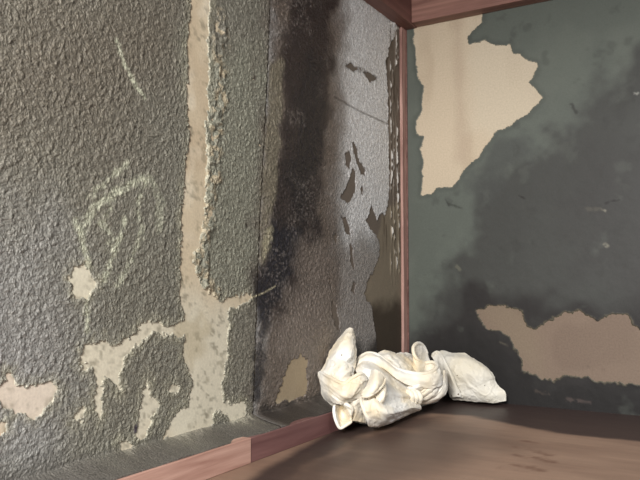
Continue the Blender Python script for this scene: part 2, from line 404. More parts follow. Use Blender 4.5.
    p.blot([(61.0, 2.1), (59.8, 6.5), (47.9, 4.8), (36.1, 5.4), (18.3, 14.4), (1.1, 15.6), (1.4, 0.8), (36.9, 0.1), (60.9, -0.0)], lin(46, 41, 38), 1.6, 0.9, 1.2, 4, 69)
    p.blot([(30.4, 73.3), (27.3, 73.3), (23.6, 73.8), (19.8, 73.7), (15.7, 73.6)], lin(60, 52, 46), 0.5, 0.8, 0.4, 1.0, 70, 0.6, False, 0.5)
    p.blot([(35.1, 65.2), (29.1, 64.8), (22.7, 64.5), (10.0, 64.5)], lin(70, 62, 56), 0.25, 0.7, 0.0, 1.0, 72, 0, False, 0.15)
    p.mix(lin(200, 196, 188), sstep(0.25, 0.75, fbm(U * 1.4, Z * 0.3, 0.8, 2, 73)) * np.clip(fl, 0, 1) * 0.8)
    p.mix(lin(70, 58, 50), (1 - sstep(0.05, 0.35, hole)) * 0.6 * (1 - sstep(30, 38, U)))
    # nail marks, a purple-black spot of mould and a pale scratch
    for pt, rr in zip([(62.6, 62.2), (60.8, 50.9), (64.6, 36.8), (71.7, 60.1)], (0.45, 0.35, 0.4, 0.35)):
        p.mix(lin(58, 50, 44), np.exp(-((U - pt[0]) ** 2 + (Z - pt[1]) ** 2) / rr ** 2))
    p.blot([(89.3, 8.0), (88.8, 8.3), (88.4, 7.5), (88.8, 6.8), (89.3, 7.2)], lin(62, 52, 66), 0.25, 0.95)
    p.blot([(64.2, 24.5), (60.0, 25.4), (56.1, 26.6)], lin(176, 168, 140), 0.12, 0.8, 0.0, 1.0, 74, 0, False, 0.12)
    # relief shading painted into the colour: lump tops lighter, hollows darker
    tone = 1.0 + 0.12 * np.clip(lump, -1, 1) * (1 - 0.5 * fine)
    p.C = p.C * tone[..., None]

    # plaster dust and skim spill out over the top of the batten
    spill = np.clip((5.3 + 0.35 * fbm(U, Z, 8, 2, 42) - Z) / 1.6, 0, 1)
    thick = 0.14 + relief + 5.6 * spill ** 1.6
    edge = sstep(-0.10, 0.14, hole)
    edge = np.maximum(edge, sstep(0.02, 0.2, spill))
    H = -0.25 + (thick + 0.25) * edge
    return H, p.C


def on_left(U, Z, H):
    return np.stack([H, -U, Z], -1) * 0.01


# bare plaster base
ub = np.concatenate([np.linspace(0, 12, 90)[:-1], np.linspace(12, U_END, 340)]); zb = np.linspace(-2, Z_TOP, 330)
U, Z = np.meshgrid(ub, zb, indexing='ij')
H = 0.02 * fbm(U, Z, 2.0, 3, 15) + torn_ridges(U, Z)
wall_left = link('wall_left', grid_mesh('wall_left', on_left(U, Z, H), bare_colour(U, Z)), MAT_BARE, None, 'structure',
                 'closet back wall of beige plaster under a peeling mouldy grey coat', 'wall')


def coat(name, a0, a1, n, m, mat, label):
    zb = np.concatenate([np.linspace(3.4, 6.8, 60)[:-1], np.linspace(6.8, Z_TOP, m)])
    s = np.interp(zb, seam_z, seam_u)
    t = np.linspace(0, 1, n)[:, None]
    U = a0(s)[None, :] * (1 - t) + a1(s)[None, :] * t
    Z = np.broadcast_to(zb[None, :], U.shape).copy()
    H, C = coat_layers(U, Z)
    low = H < -0.12
    keep = ~(low[:-1, :-1] & low[1:, :-1] & low[1:, 1:] & low[:-1, 1:])
    return link(name, grid_mesh(name, on_left(U, Z, H), C, keep), mat, wall_left, None, label)


coat('wall_coat', lambda s: s + 0.12, lambda s: s * 0 + U_END, 700, 700, MAT_COAT,
     'grey-green lumpy sand coat with pale chalky mould and peeled beige patches')
coat('wall_coat', lambda s: s * 0 + 0.3, lambda s: s - 0.12, 400, 620, MAT_DAMP,
     'coat right of the seam with black mould and damp gloss, silvery sheen painted in')

# ================================================================== RIGHT WALL
X_END = 90.0
TEAR_TOP = [(3.1, 92.2), (2.8, 87.2), (3.3, 84.1), (3.5, 81.0), (4.0, 76.9), (5.3, 75.5), (4.7, 71.6), (5.0, 69.1), (3.1, 66.8), (3.3, 63.8), (5.3, 62.6), (4.4, 59.5), (5.1, 57.2), (4.6, 54.3), (5.1, 52.8), (4.3, 48.4), (7.4, 48.7), (8.2, 49.9), (12.2, 49.8), (16.7, 55.4), (18.4, 56.2), (23.3, 62.3), (26.7, 62.9), (28.3, 64.5), (30.1, 65.2), (33.5, 68.4), (30.7, 72.4), (32.5, 74.9), (32.3, 76.3), (30.3, 77.3), (28.8, 79.0), (27.0, 79.5), (26.5, 81.7), (23.1, 82.1), (20.7, 83.7), (17.1, 83.6), (16.0, 85.0), (17.7, 86.9), (20.0, 88.4), (20.1, 92.5)]
TEAR_LOW = [(17.9, 20.6), (20.9, 21.6), (24.5, 21.7), (28.3, 20.8), (28.4, 18.4), (30.9, 16.5), (34.3, 18.7), (37.3, 20.4), (40.8, 20.9), (43.0, 19.4), (44.2, 19.0), (47.0, 20.4), (49.8, 20.6), (50.8, 18.4), (52.3, 17.3), (55.1, 16.5), (57.5, 15.2), (58.5, 12.1), (58.0, 8.5), (55.8, 6.7), (52.1, 6.4), (50.0, 6.5), (43.4, 6.4), (42.8, 7.2), (37.1, 7.1), (34.7, 6.0), (32.3, 6.2), (28.3, 7.7), (28.3, 9.6), (26.8, 12.3), (25.3, 15.1), (23.0, 16.2), (20.5, 16.7), (19.2, 18.1)]


def side_bare(X, Z):
    p = Paint(X, Z, lin(224, 206, 180))
    p.mix(lin(206, 186, 160), sstep(0.0, 0.9, fbm(X * 1.6, Z * 0.5, 9, 3, 171)) * 0.6)
    p.blot([(12.7, 90.3), (15.2, 89.8), (16.2, 55.9), (13.3, 56.2)], lin(208, 188, 164), 1.5, 0.7, 1.0, 5, 172)
    p.blot([(17.1, 89.4), (34.5, 86.0), (34.0, 61.1), (16.8, 63.0)], lin(228, 214, 190), 2.5, 0.7, 1.5, 6, 173)
    # the low part is a darker brown
    p.blot([(6.4, 27.7), (63.5, 27.7), (62.7, 0.2), (6.1, -5.5)], lin(140, 121, 106), 3.0, 1.0)
    p.blot([(16.3, 23.1), (30.1, 23.3), (33.0, 5.9), (23.2, 14.1)], lin(146, 130, 110), 3.0, 0.6)
    p.mix(lin(124, 106, 93), sstep(0.1, 0.8, fbm(X, Z, 10, 3, 174)) * (1 - sstep(30, 34, Z)) * 0.4)
    p.blot([(41.4, 9.2), (45.2, 9.0)], lin(70, 60, 52), 0.2, 0.7, 0.2, 0.6, 175, 0.6, False, 0.1)
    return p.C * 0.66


def side_skin(X, Z):
    hole = np.minimum(dist_poly(X, Z, TEAR_TOP, True, 5), dist_poly(X, Z, TEAR_LOW, True, 5))
    lowpart = 1 - sstep(28, 34, Z)
    hole = hole + (0.32 + 0.10 * lowpart) * fbm(X, Z, 1.3, 4, 111, 0.7) - 0.03
    p = Paint(X, Z, lin(106, 112, 104))
    p.mix(lin(120, 126, 116), sstep(0, 0.8, fbm(X, Z, 12, 3, 151)) * 0.5)
    # damp, dark part with a feathered tide line; darker again towards the bottom
    p.blot([(65.3, 92.4), (53.8, 77.9), (50.2, 73.4), (46.6, 69.7), (43.6, 65.7), (38.6, 62.8), (35.5, 58.7), (30.7, 56.0), (24.9, 52.4), (19.1, 51.5), (18.5, 46.3), (16.5, 37.1), (8.9, 25.4), (0.6, 15.6), (0.4, -8.5), (72.7, -0.6)], lin(72, 72, 69), 2.6, 0.92, 2.6, 5, 152)
    p.blot([(16.7, 52.1), (23.9, 59.9), (28.5, 62.2), (30.7, 56.9), (24.9, 50.6), (21.3, 45.0), (17.8, 46.4)], lin(80, 82, 79), 2.2, 0.7, 2.0, 4, 153)
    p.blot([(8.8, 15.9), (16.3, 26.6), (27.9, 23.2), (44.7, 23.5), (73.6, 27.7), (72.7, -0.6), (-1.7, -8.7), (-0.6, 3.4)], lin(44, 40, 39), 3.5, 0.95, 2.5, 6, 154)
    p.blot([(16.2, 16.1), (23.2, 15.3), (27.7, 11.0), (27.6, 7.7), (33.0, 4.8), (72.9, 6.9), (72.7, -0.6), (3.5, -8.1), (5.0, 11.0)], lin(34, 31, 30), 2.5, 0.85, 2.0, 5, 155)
    p.blot([(43.4, 53.5), (57.0, 54.4), (56.3, 25.7), (36.6, 25.5), (36.9, 40.8)], lin(66, 64, 62), 6, 0.7, 4, 9, 156)
    p.mix(lin(120, 126, 116), sstep(0.45, 1.0, fbm(X, Z, 5, 4, 157)) * 0.18)
    p.mix(lin(58, 57, 54), sstep(0.5, 1.0, fbm(X, Z, 3.5, 4, 158)) * 0.3)
    # pale rim of torn skin, mould fringe round the low tear
    p.mix(lin(196, 184, 160), (1 - sstep(0.02, 0.20, hole)) * 0.7 * (1 - lowpart))
    p.mix(lin(112, 104, 84), (1 - sstep(0.05, 0.5, hole)) * 0.7 * lowpart)
    p.mix(lin(70, 74, 68), (1 - sstep(0.3, 1.6, hole)) * 0.35 * (1 - lowpart) * sstep(0.22, 0.3, hole))
    # nicks and chips
    for pts, c, wdt in (([(10.7, 46.8), (11.4, 45.3)], (46, 44, 42), 0.15), ([(28.0, 46.7), (29.1, 46.2)], (44, 40, 38), 0.18),
                        ([(46.4, 44.0), (48.8, 44.5)], (40, 36, 34), 0.15), ([(13.2, 31.0), (13.9, 30.1)], (112, 112, 98), 0.4),
                        ([(45.4, 42.8), (46.2, 42.5)], (168, 162, 146), 0.12), ([(45.8, 35.3), (46.4, 34.9)], (140, 136, 122), 0.25),
                        ([(52.6, 66.8), (53.0, 66.6)], (190, 190, 180), 0.15), ([(39.9, 66.0), (40.7, 64.3)], (62, 62, 58), 0.35),
                        ([(11.6, 45.8), (14.6, 44.7)], (66, 68, 62), 0.2), ([(42.7, 42.9), (45.2, 42.8)], (90, 87, 79), 0.5),
                        ([(23.2, 13.7), (24.8, 12.9)], (90, 84, 74), 0.2), ([(31.0, 3.3), (33.6, 2.9)], (78, 68, 62), 0.3),
                        ([(37.4, 2.1), (42.3, 1.9)], (86, 74, 70), 0.3)):
        p.blot(pts, lin(*c), 0.25, 0.85, 0.2, 0.6, 160, 0.3, False, wdt)
    thick = 0.09 + 0.016 * fbm(X, Z, 1.6, 4, 161) + 0.02 * fbm(X, Z, 6, 2, 163)
    thick += 0.05 * np.exp(-((hole - 0.12) / 0.12) ** 2)
    H = -0.14 + (thick + 0.14) * sstep(-0.08, 0.10, hole)
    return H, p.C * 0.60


def on_right(X, Z, H):
    return np.stack([X, -H, Z], -1) * 0.01


xb = np.linspace(0, X_END, 200); zb = np.linspace(-2, Z_TOP, 220)
X, Z = np.meshgrid(xb, zb, indexing='ij')
wall_right = link('wall_right', grid_mesh('wall_right', on_right(X, Z, 0.01 * fbm(X, Z, 3, 3, 115))[::-1], side_bare(X, Z)[::-1]), MAT_BARE, None, 'structure',
                  'closet side wall of beige plaster under a torn dark green skin', 'wall')
xb = np.linspace(0.2, X_END, 440); zb = np.linspace(-1, Z_TOP, 490)
X, Z = np.meshgrid(xb, zb, indexing='ij')
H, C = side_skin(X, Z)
low = (H < -0.07)[::-1]
keep = ~(low[:-1, :-1] & low[1:, :-1] & low[1:, 1:] & low[:-1, 1:])
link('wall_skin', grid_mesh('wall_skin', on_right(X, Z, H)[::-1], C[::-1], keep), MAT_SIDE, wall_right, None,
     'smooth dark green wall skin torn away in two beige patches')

# ================================================================== FLOOR BOARD
xb = np.linspace(-0.5, 95, 320); yb = np.linspace(-0.5, U_END, 420)
X, Y = np.meshgrid(xb, yb, indexing='ij')          # Y = distance from the side wall
p = Paint(X, Y, lin(150, 122, 103))
p.mix(lin(128, 102, 86), sstep(-0.1, 0.8, fbm(X * 0.35, Y * 1.2, 7, 4, 201)) * 0.5)
p.mix(lin(158, 130, 110), sstep(0.0, 0.9, fbm(X * 0.25, Y * 1.5, 9, 3, 203)) * 0.5)
# dark margin along the walls
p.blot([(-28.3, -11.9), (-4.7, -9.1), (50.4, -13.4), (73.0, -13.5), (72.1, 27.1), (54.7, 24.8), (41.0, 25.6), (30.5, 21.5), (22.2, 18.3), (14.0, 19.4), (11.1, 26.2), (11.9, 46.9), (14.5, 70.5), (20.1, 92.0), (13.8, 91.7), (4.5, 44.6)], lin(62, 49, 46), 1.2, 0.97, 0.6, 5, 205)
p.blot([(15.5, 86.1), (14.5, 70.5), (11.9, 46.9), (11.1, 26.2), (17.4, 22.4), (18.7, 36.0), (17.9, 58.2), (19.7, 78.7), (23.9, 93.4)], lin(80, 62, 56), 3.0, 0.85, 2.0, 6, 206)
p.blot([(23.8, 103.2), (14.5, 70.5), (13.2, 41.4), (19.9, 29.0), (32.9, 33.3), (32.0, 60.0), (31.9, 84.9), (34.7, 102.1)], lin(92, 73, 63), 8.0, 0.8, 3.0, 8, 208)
for pts, wdt in (([(37.0, 40.5), (40.1, 41.0), (43.4, 42.9)], 0.5), ([(39.8, 45.8), (42.8, 45.4), (44.9, 46.9)], 0.7), ([(40.6, 52.2), (42.9, 52.1), (44.5, 52.5)], 0.5),
                 ([(37.9, 34.9), (39.6, 36.4)], 0.4), ([(39.9, 54.5), (42.1, 54.5)], 0.3)):
    p.blot(pts, lin(98, 66, 52), 0.9, 0.6, 0.8, 1.5, 207, 0.3, False, wdt)
H = 0.015 * fbm(X * 0.3, Y, 2, 3, 209)
P = np.stack([X, -Y, H], -1) * 0.01
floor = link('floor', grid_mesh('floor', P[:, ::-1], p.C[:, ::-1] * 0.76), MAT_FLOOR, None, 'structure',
             'brown plywood shelf board with a dark margin along the wall', 'floor')


# ================================================================== WOOD TRIM
def prism(name, sec, a, b, axis, mat, parent=None, kind=None, label=None, cat=None, bevel=0.0015, wob=0.0, cuts=1):
    """extrude a cross-section (list of 2D metres) from a to b along axis"""
    bm = bmesh.new()
    rings = []
    rnd = random.Random(len(sec) * 7 + int(abs(a * 1000)))
    for k in range(cuts + 1):
        t = a + (b - a) * k / cuts
        ring = []
        for s in sec:
            s = (s[0] + wob * rnd.uniform(-1, 1), s[1] + wob * rnd.uniform(-1, 1))
            co = {'x': (t, s[0], s[1]), 'y': (s[0], t, s[1]), 'z': (s[0], s[1], t)}[axis]
            ring.append(bm.verts.new(co))
        rings.append(ring)
    n = len(sec)
    for k in range(cuts):
        for i in range(n):
            bm.faces.new((rings[k][i], rings[k][(i + 1) % n], rings[k + 1][(i + 1) % n], rings[k + 1][i]))
    bm.faces.new(rings[0]); bm.faces.new(rings[-1])
    bmesh.ops.recalc_face_normals(bm, faces=bm.faces)
    me = bpy.data.meshes.new(name)
    bm.to_mesh(me); bm.free()
    o = link(name, me, mat, parent, kind, label, cat)
    if bevel:
        md = o.modifiers.new('bevel', 'BEVEL'); md.width = bevel; md.segments = 2; md.limit_method = 'ANGLE'
    return o


# corner trim: a slim board standing in the corner
trim_1 = prism('trim_1', [(0.0, -0.027), (0.007, -0.027), (0.007, -0.005), (0.0, -0.005)], 0.0, 0.905, 'z', MAT_POST, None, 'structure',
      'pinkish bare wood corner trim where the two walls meet', 'trim', 0.001, 0.0003, 24)
prism('shadow_gap_strip', [(0.0, -0.005), (0.0095, -0.005), (0.0095, -0.0008), (0.0, -0.0008)], 0.0, 0.903, 'z', MAT_RAIL_L, trim_1, None, 'dark brown strip in place of the shadow gap at the wall', None, 0.0005)  # strip added to draw the shadow gap between trim and wall
# ceiling rails
prism('trim_2', [(0.0, 0.900), (0.036, 0.900), (0.036, 0.962), (0.0, 0.962)], -U_END * 0.01, 0.0, 'y', MAT_RAIL_L, None, 'structure',
      'dark red wooden ceiling rail above the mouldy wall', 'trim', 0.002)
prism('trim_3', [(0.0, 0.902), (-0.036, 0.902), (-0.036, 0.962), (0.0, 0.962)], 0.0362, X_END * 0.01, 'x', MAT_RAIL_R, None, 'structure',
      'reddish wooden ceiling rail above the green wall', 'trim', 0.002)
# battens on the shelf along the left wall
prism('baseboard_left', [(0.0, 0.0), (0.060, 0.0), (0.060, 0.037), (0.0, 0.037)], -0.7095, 0.0, 'y', MAT_STRIP_DARK, None, 'structure',
      'dark red wooden batten running under the crumpled cloth to the corner', 'baseboard', 0.001)
prism('baseboard_left', [(0.0, 0.0), (0.0612, 0.0), (0.0612, 0.038), (0.0, 0.038)], -U_END * 0.01, -0.711, 'y', MAT_STRIP_RAW, None, 'structure',
      'raw pinkish wooden batten along the foot of the peeling wall', 'baseboard', 0.001)
# ceiling boards (above the rails, out of the photograph)
prism('ceiling', [(-U_END * 0.01, 0.963), (0.0, 0.963), (0.0, 0.975), (-U_END * 0.01, 0.975)], 0.0, X_END * 0.01, 'x', MAT_CEIL, None, 'structure',
      'wooden ceiling board of the closet', 'ceiling', 0.0)

# ================================================================== RAGS
def cloth_mat(name, base, shade, cool):
    m, nt, b = new_mat(name)
    tc = nt.nodes.new('ShaderNodeTexCoord')
    n1 = nt.nodes.new('ShaderNodeTexNoise'); n1.inputs['Scale'].default_value = 14; n1.inputs['Detail'].default_value = 3
    nt.links.new(tc.outputs['Object'], n1.inputs['Vector'])
    cr = nt.nodes.new('ShaderNodeValToRGB')
    e = cr.color_ramp.elements
    e[0].position = 0.35; e[0].color = (*shade, 1)
    e[1].position = 0.62; e[1].color = (*base, 1)
    nt.links.new(n1.outputs['Fac'], cr.inputs['Fac'])
    # scattered specks of black mould
    vo = nt.nodes.new('ShaderNodeTexVoronoi'); vo.inputs['Scale'].default_value = 55
    nt.links.new(tc.outputs['Object'], vo.inputs['Vector'])
    n3 = nt.nodes.new('ShaderNodeTexNoise'); n3.inputs['Scale'].default_value = 9
    nt.links.new(tc.outputs['Object'], n3.inputs['Vector'])
    th = nt.nodes.new('ShaderNodeMapRange'); th.inputs['From Min'].default_value = 0.50; th.inputs['From Max'].default_value = 0.75
    th.inputs['To Min'].default_value = 0.0; th.inputs['To Max'].default_value = 0.14
    nt.links.new(n3.outputs['Fac'], th.inputs['Value'])
    lt = nt.nodes.new('ShaderNodeMath'); lt.operation = 'LESS_THAN'
    nt.links.new(vo.outputs['Distance'], lt.inputs[0]); nt.links.new(th.outputs['Result'], lt.inputs[1])
    mx = nt.nodes.new('ShaderNodeMixRGB'); mx.inputs['Color2'].default_value = (*lin(96, 78, 62), 1)
    nt.links.new(lt.outputs[0], mx.inputs['Fac']); nt.links.new(cr.outputs['Color'], mx.inputs['Color1'])
    nt.links.new(mx.outputs['Color'], b.inputs['Base Color'])
    wv = nt.nodes.new('ShaderNodeTexNoise'); wv.inputs['Scale'].default_value = 520; wv.inputs['Detail'].default_value = 2
    nt.links.new(tc.outputs['Object'], wv.inputs['Vector'])
    bp = nt.nodes.new('ShaderNodeBump'); bp.inputs['Strength'].default_value = 0.4; bp.inputs['Distance'].default_value = 0.0015
    nt.links.new(wv.outputs['Fac'], bp.inputs['Height']); nt.links.new(bp.outputs['Normal'], b.inputs['Normal'])
    b.inputs['Roughness'].default_value = 0.9
    b.inputs['Specular IOR Level'].default_value = 0.15
    b.inputs['Sheen Weight'].default_value = 0.15
    return m


MAT_RAG = cloth_mat('cream_cotton', lin(237, 233, 224), lin(228, 213, 184), 0)
MAT_RAG2 = cloth_mat('greyed_cotton', lin(214, 209, 198), lin(204, 195, 175), 0)


def spline(P, n):
    """Catmull-Rom through rows P (k,...,3) resampled to n along the first axis"""
    P = np.asarray(P, float)
    k = len(P)
    Q = np.concatenate([(2 * P[0] - P[1])[None], P, (2 * P[-1] - P[-2])[None]])
    t = np.linspace(0, k - 1 - 1e-6, n)
    i = np.floor(t).astype(int)
    f = (t - i).reshape((-1,) + (1,) * (P.ndim - 1))
    a, b, c, d = Q[i], Q[i + 1], Q[i + 2], Q[i + 3]
    return 0.5 * ((2 * b) + (c - a) * f + (2 * a - 5 * b + 4 * c - d) * f ** 2 + (3 * b - a - 3 * c + d) * f ** 3)


class Cloth:
    def __init__(self):
        self.V, self.F, self.n = [], [], 0
        self.seed = 500

    def sheet(self, rows, nu=40, nv=40, wrinkle=0.12, cell=2.2, pleats=()):
        wrinkle *= 1.25
        """rows of control points (cm) -> smooth sheet with small wrinkles"""
        A = np.array(rows, float)
        S = spline(A, nu)
        S = np.swapaxes(spline(np.swapaxes(S, 0, 1), nv), 0, 1)
        du = np.gradient(S, axis=0); dv = np.gradient(S, axis=1)
        N = np.cross(du, dv)
        N /= np.maximum(np.linalg.norm(N, axis=-1, keepdims=True), 1e-6)
        self.seed += 3
        su = np.cumsum(np.linalg.norm(du, axis=-1), 0); sv = np.cumsum(np.linalg.norm(dv, axis=-1), 1)
        w = 1 - np.abs(fbm(su + self.seed, sv * 0.8, cell, 3, self.seed)) * 1.6
        crease = 1 - np.abs(fbm(su * 0.6 + sv * 0.8 + self.seed, sv * 0.6 - su * 0.8, 2.0, 2, self.seed + 1)) * 2.2
        crumple = 1 - np.abs(fbm(su + self.seed, sv, 1.1, 2, self.seed + 2)) * 2.0
        disp = wrinkle * w + 0.15 * np.clip(crease, -0.6, 1) ** 3 + 0.032 * crumple
        a = np.linspace(0, 1, nu)[:, None]; b = np.linspace(0, 1, nv)[None, :]
        for (a0, b0, a1, b1, wid, amp) in pleats:      # soft ridge (or valley) between two points of the sheet
            ea, eb = a1 - a0, b1 - b0
            t = np.clip(((a - a0) * ea + (b - b0) * eb) / (ea * ea + eb * eb), 0, 1)
            bend = 0.06 * np.sin(t * 3.1)
            dd = np.hypot(a - a0 - t * ea + bend, b - b0 - t * eb)
            side = np.sign((a - a0) * eb - (b - b0) * ea)
            disp = disp + amp * np.exp(-dd / wid * (1.0 + 0.5 * side)) * np.sin(np.pi * (0.12 + 0.76 * t))
        # wrinkles push towards the viewer side of the room (out of the corner)
        out = np.where((N * np.array([0.51, -0.83, 0.2])).sum(-1, keepdims=True) < 0, -1.0, 1.0)
        S = S + N * out * disp[..., None]
        S[..., 2] = np.maximum(S[..., 2], 0.2)
        S[..., 0] = np.maximum(S[..., 0], 0.5)
        S[..., 1] = np.minimum(S[..., 1], -0.4)
        self.add(S)
        return S

    def add(self, S, wrap=False):
        n, m = S.shape[:2]
        idx = self.n + np.arange(n * m).reshape(n, m)
        self.V.append(S.reshape(-1, 3))
        a, b, c, d = idx[:-1, :-1], idx[1:, :-1], idx[1:, 1:], idx[:-1, 1:]
        self.F.append(np.stack([a, b, c, d], -1).reshape(-1, 4))
        if wrap:
            self.F.append(np.stack([idx[:-1, -1], idx[1:, -1], idx[1:, 0], idx[:-1, 0]], -1).reshape(-1, 4))
        self.n += n * m

    def roll(self, pts, rad, n=40, m=12, wob=0.15):
        """a rolled fold or hem: tube through pts (cm), radius per point"""
        P = spline(np.array(pts, float), n)
        r = spline(np.array(rad, float)[:, None], n)[:, 0] if np.ndim(rad) else np.full(n, float(rad))
        T = np.gradient(P, axis=0); T /= np.linalg.norm(T, axis=1, keepdims=True)
        ref = np.array([0.3, 0.2, 1.0])
        A = np.cross(T, ref); A /= np.maximum(np.linalg.norm(A, axis=1, keepdims=True), 1e-6)
        B = np.cross(T, A)
        th = np.linspace(0, 2 * np.pi, m, endpoint=False)
        self.seed += 3
        rr = r[:, None] * (1 + wob * fbm(np.arange(n)[:, None] * 0.3 + th[None] * 0, th[None] * 1.2 + np.zeros((n, 1)), 1.0, 2, self.seed))
        S = P[:, None] + (A[:, None] * np.cos(th)[None, :, None] + B[:, None] * np.sin(th)[None, :, None]) * rr[..., None]
        S[0] = P[0]; S[-1] = P[-1]
        S[..., 2] = np.maximum(S[..., 2], 0.2)
        self.add(S, True)

    def build(self, name, mat, thick, label, group):
        V = np.concatenate(self.V) * 0.01
        F = np.concatenate(self.F)
        me = bpy.data.meshes.new(name)
        me.from_pydata(V.tolist(), [], F.tolist())
        me.polygons.foreach_set('use_smooth', np.ones(len(me.polygons), bool))
        o = link(name, me, mat, None, None, label, 'cloth', group)
        md = o.modifiers.new('thickness', 'SOLIDIFY'); md.thickness = thick; md.offset = 0.0
        md = o.modifiers.new('soften', 'SUBSURF'); md.levels = 1; md.render_levels = 1
        return o


# ---- the crumpled cloth in front
c = Cloth()
# peak leaning on the wall
c.sheet([[(2.3, -34.0, 17.7), (3.2, -34.7, 18.2), (3.7, -34.4, 18.0), (3.4, -33.4, 17.5)],
         [(1.3, -36.4, 15.4), (3.6, -38.0, 15.8), (5.0, -37.7, 15.9), (4.6, -35.0, 15.3)],
         [(0.6, -38.6, 13.2), (3.6, -40.3, 13.5), (5.6, -39.6, 13.6), (5.5, -36.2, 13.6)],
         [(0.6, -39.8, 11.4), (3.8, -41.9, 11.8), (5.5, -40.3, 11.9), (5.5, -36.2, 11.7)],
         [(0.3, -41.6, 9.8), (3.8, -43.1, 9.7), (5.3, -41.0, 9.5), (5.4, -36.9, 10.2)]], 60, 54, 0.08, 3, [(0.1, 0.45, 0.62, 0.2, 0.06, 0.45), (0.25, 0.8, 0.95, 0.55, 0.06, 0.5), (0.62, 0.1, 0.85, 0.9, 0.05, -0.5)])
# back of the peak
c.sheet([[(2.3, -34.0, 17.7), (2.4, -32.9, 18.0), (3.4, -33.4, 17.5)], [(0.8, -36.2, 13.8), (1.5, -33.4, 14.0), (4.3, -34.0, 13.8)],
         [(-0.4, -39.2, 9.1), (0.6, -33.9, 8.8), (3.9, -33.1, 9.3)], [(0.9, -38.4, 4.3), (1.5, -33.4, 4.0), (4.4, -31.6, 4.6)]], 30, 30, 0.1, 3)
# crease folds inside the peak
c.sheet([[(4.1, -41.7, 12.9), (5.9, -41.8, 12.5), (6.8, -40.7, 11.7), (6.4, -38.6, 10.5)], [(4.1, -42.3, 11.5), (6.1, -42.9, 11.5), (6.8, -41.9, 10.8), (6.9, -40.0, 9.7)],
         [(4.1, -43.5, 10.1), (5.7, -43.7, 10.1), (6.7, -43.1, 9.7), (7.4, -42.1, 9.1)], [(3.1, -42.9, 8.8), (5.4, -43.9, 8.6), (7.0, -44.1, 8.2), (8.1, -43.4, 8.5)]], 44, 44, 0.08, 2, [(0.2, 0.75, 0.95, 0.45, 0.05, 0.5), (0.1, 0.4, 0.9, 0.15, 0.05, 0.4)])
# main sagging drape
c.sheet([[(0.6, -42.1, 10.2), (4.9, -45.3, 9.8), (8.7, -47.1, 9.1), (9.9, -46.0, 10.1), (10.8, -44.1, 10.6), (10.6, -41.4, 9.6)],
         [(0.8, -42.2, 8.8), (5.2, -45.8, 8.4), (9.2, -48.0, 8.1), (10.4, -46.5, 8.9), (10.9, -44.1, 9.4), (10.9, -41.7, 8.4)],
         [(1.9, -43.1, 6.9), (6.5, -47.6, 7.2), (9.4, -48.5, 7.0), (10.3, -46.4, 7.5), (10.8, -44.3, 7.8), (11.2, -42.2, 7.2)],
         [(2.7, -42.6, 5.2), (7.2, -47.5, 5.6), (8.8, -47.4, 5.6), (9.3, -45.0, 5.8), (10.4, -43.8, 6.2), (11.0, -42.3, 6.1)]], 54, 80, 0.08, 3, [(0.25, 0.02, 0.75, 0.5, 0.07, 0.45), (0.75, 0.5, 0.2, 0.95, 0.07, 0.45), (0.55, 0.02, 0.95, 0.45, 0.05, -0.35), (0.1, 0.5, 0.5, 0.75, 0.05, -0.3)])
c.roll([(0.7, -42.2, 10.2), (5.0, -45.5, 9.8), (8.8, -47.3, 9.2), (10.0, -46.2, 10.1), (10.8, -44.3, 10.7), (10.6, -41.5, 9.6)], [0.12, 0.2, 0.22, 0.22, 0.2, 0.12], 60, 10, 0.1)
# second layer under the drape, at the wall
c.sheet([[(0.3, -41.1, 8.8), (3.9, -42.4, 7.4), (7.0, -42.9, 6.6)], [(0.5, -41.0, 6.3), (3.8, -43.1, 5.6), (7.0, -44.1, 5.3)],
         [(1.1, -40.6, 4.6), (4.2, -42.9, 4.3), (6.6, -43.8, 4.3)], [(2.9, -40.7, 3.5), (4.7, -42.0, 3.5), (6.2, -42.2, 3.4)]], 30, 30, 0.1, 3)
# open pouch at the lower left
c.sheet([[(6.9, -47.1, 5.3), (7.2, -47.7, 4.0), (7.7, -48.1, 2.7), (8.3, -47.7, 1.2)],
         [(6.7, -45.4, 4.9), (6.4, -44.7, 3.5), (6.7, -44.8, 2.1), (8.4, -46.7, 1.2)],
         [(7.4, -45.2, 5.1), (7.1, -44.0, 3.8), (7.5, -44.0, 2.4), (9.2, -46.2, 1.7)],
         [(8.7, -46.0, 5.3), (9.3, -46.0, 4.5), (9.5, -45.8, 3.4), (9.9, -45.8, 2.2)]], 32, 36, 0.06, 3)
c.sheet([[(7.9, -46.8, 5.6), (8.7, -46.8, 5.3), (9.3, -46.6, 4.6), (9.5, -46.3, 3.9)], [(8.7, -47.1, 5.7), (9.6, -47.0, 5.2), (9.9, -46.5, 4.5), (9.8, -46.1, 3.3)],
         [(9.2, -46.5, 5.6), (10.1, -46.3, 5.0), (10.0, -45.8, 3.8), (9.0, -45.2, 2.4)]], 24, 30, 0.06, 3)
c.roll([(7.0, -47.3, 5.2), (7.3, -48.0, 4.1), (7.8, -48.3, 2.8), (8.4, -47.9, 1.4), (9.1, -47.2, 1.7), (9.9, -46.1, 2.4)], 0.17, 40, 10, 0.1)
# strip between pouch and front belly
c.sheet([[(7.8, -44.1, 5.0), (8.6, -44.3, 3.6), (9.0, -44.6, 2.1)], [(9.9, -45.2, 5.9), (9.7, -44.8, 4.0), (9.4, -44.1, 2.1)],
         [(11.2, -45.0, 6.5), (10.3, -43.8, 4.3), (9.7, -43.0, 1.8)], [(11.6, -44.2, 6.6), (10.6, -41.9, 4.2), (10.1, -41.0, 1.2)]], 30, 30, 0.08, 3)
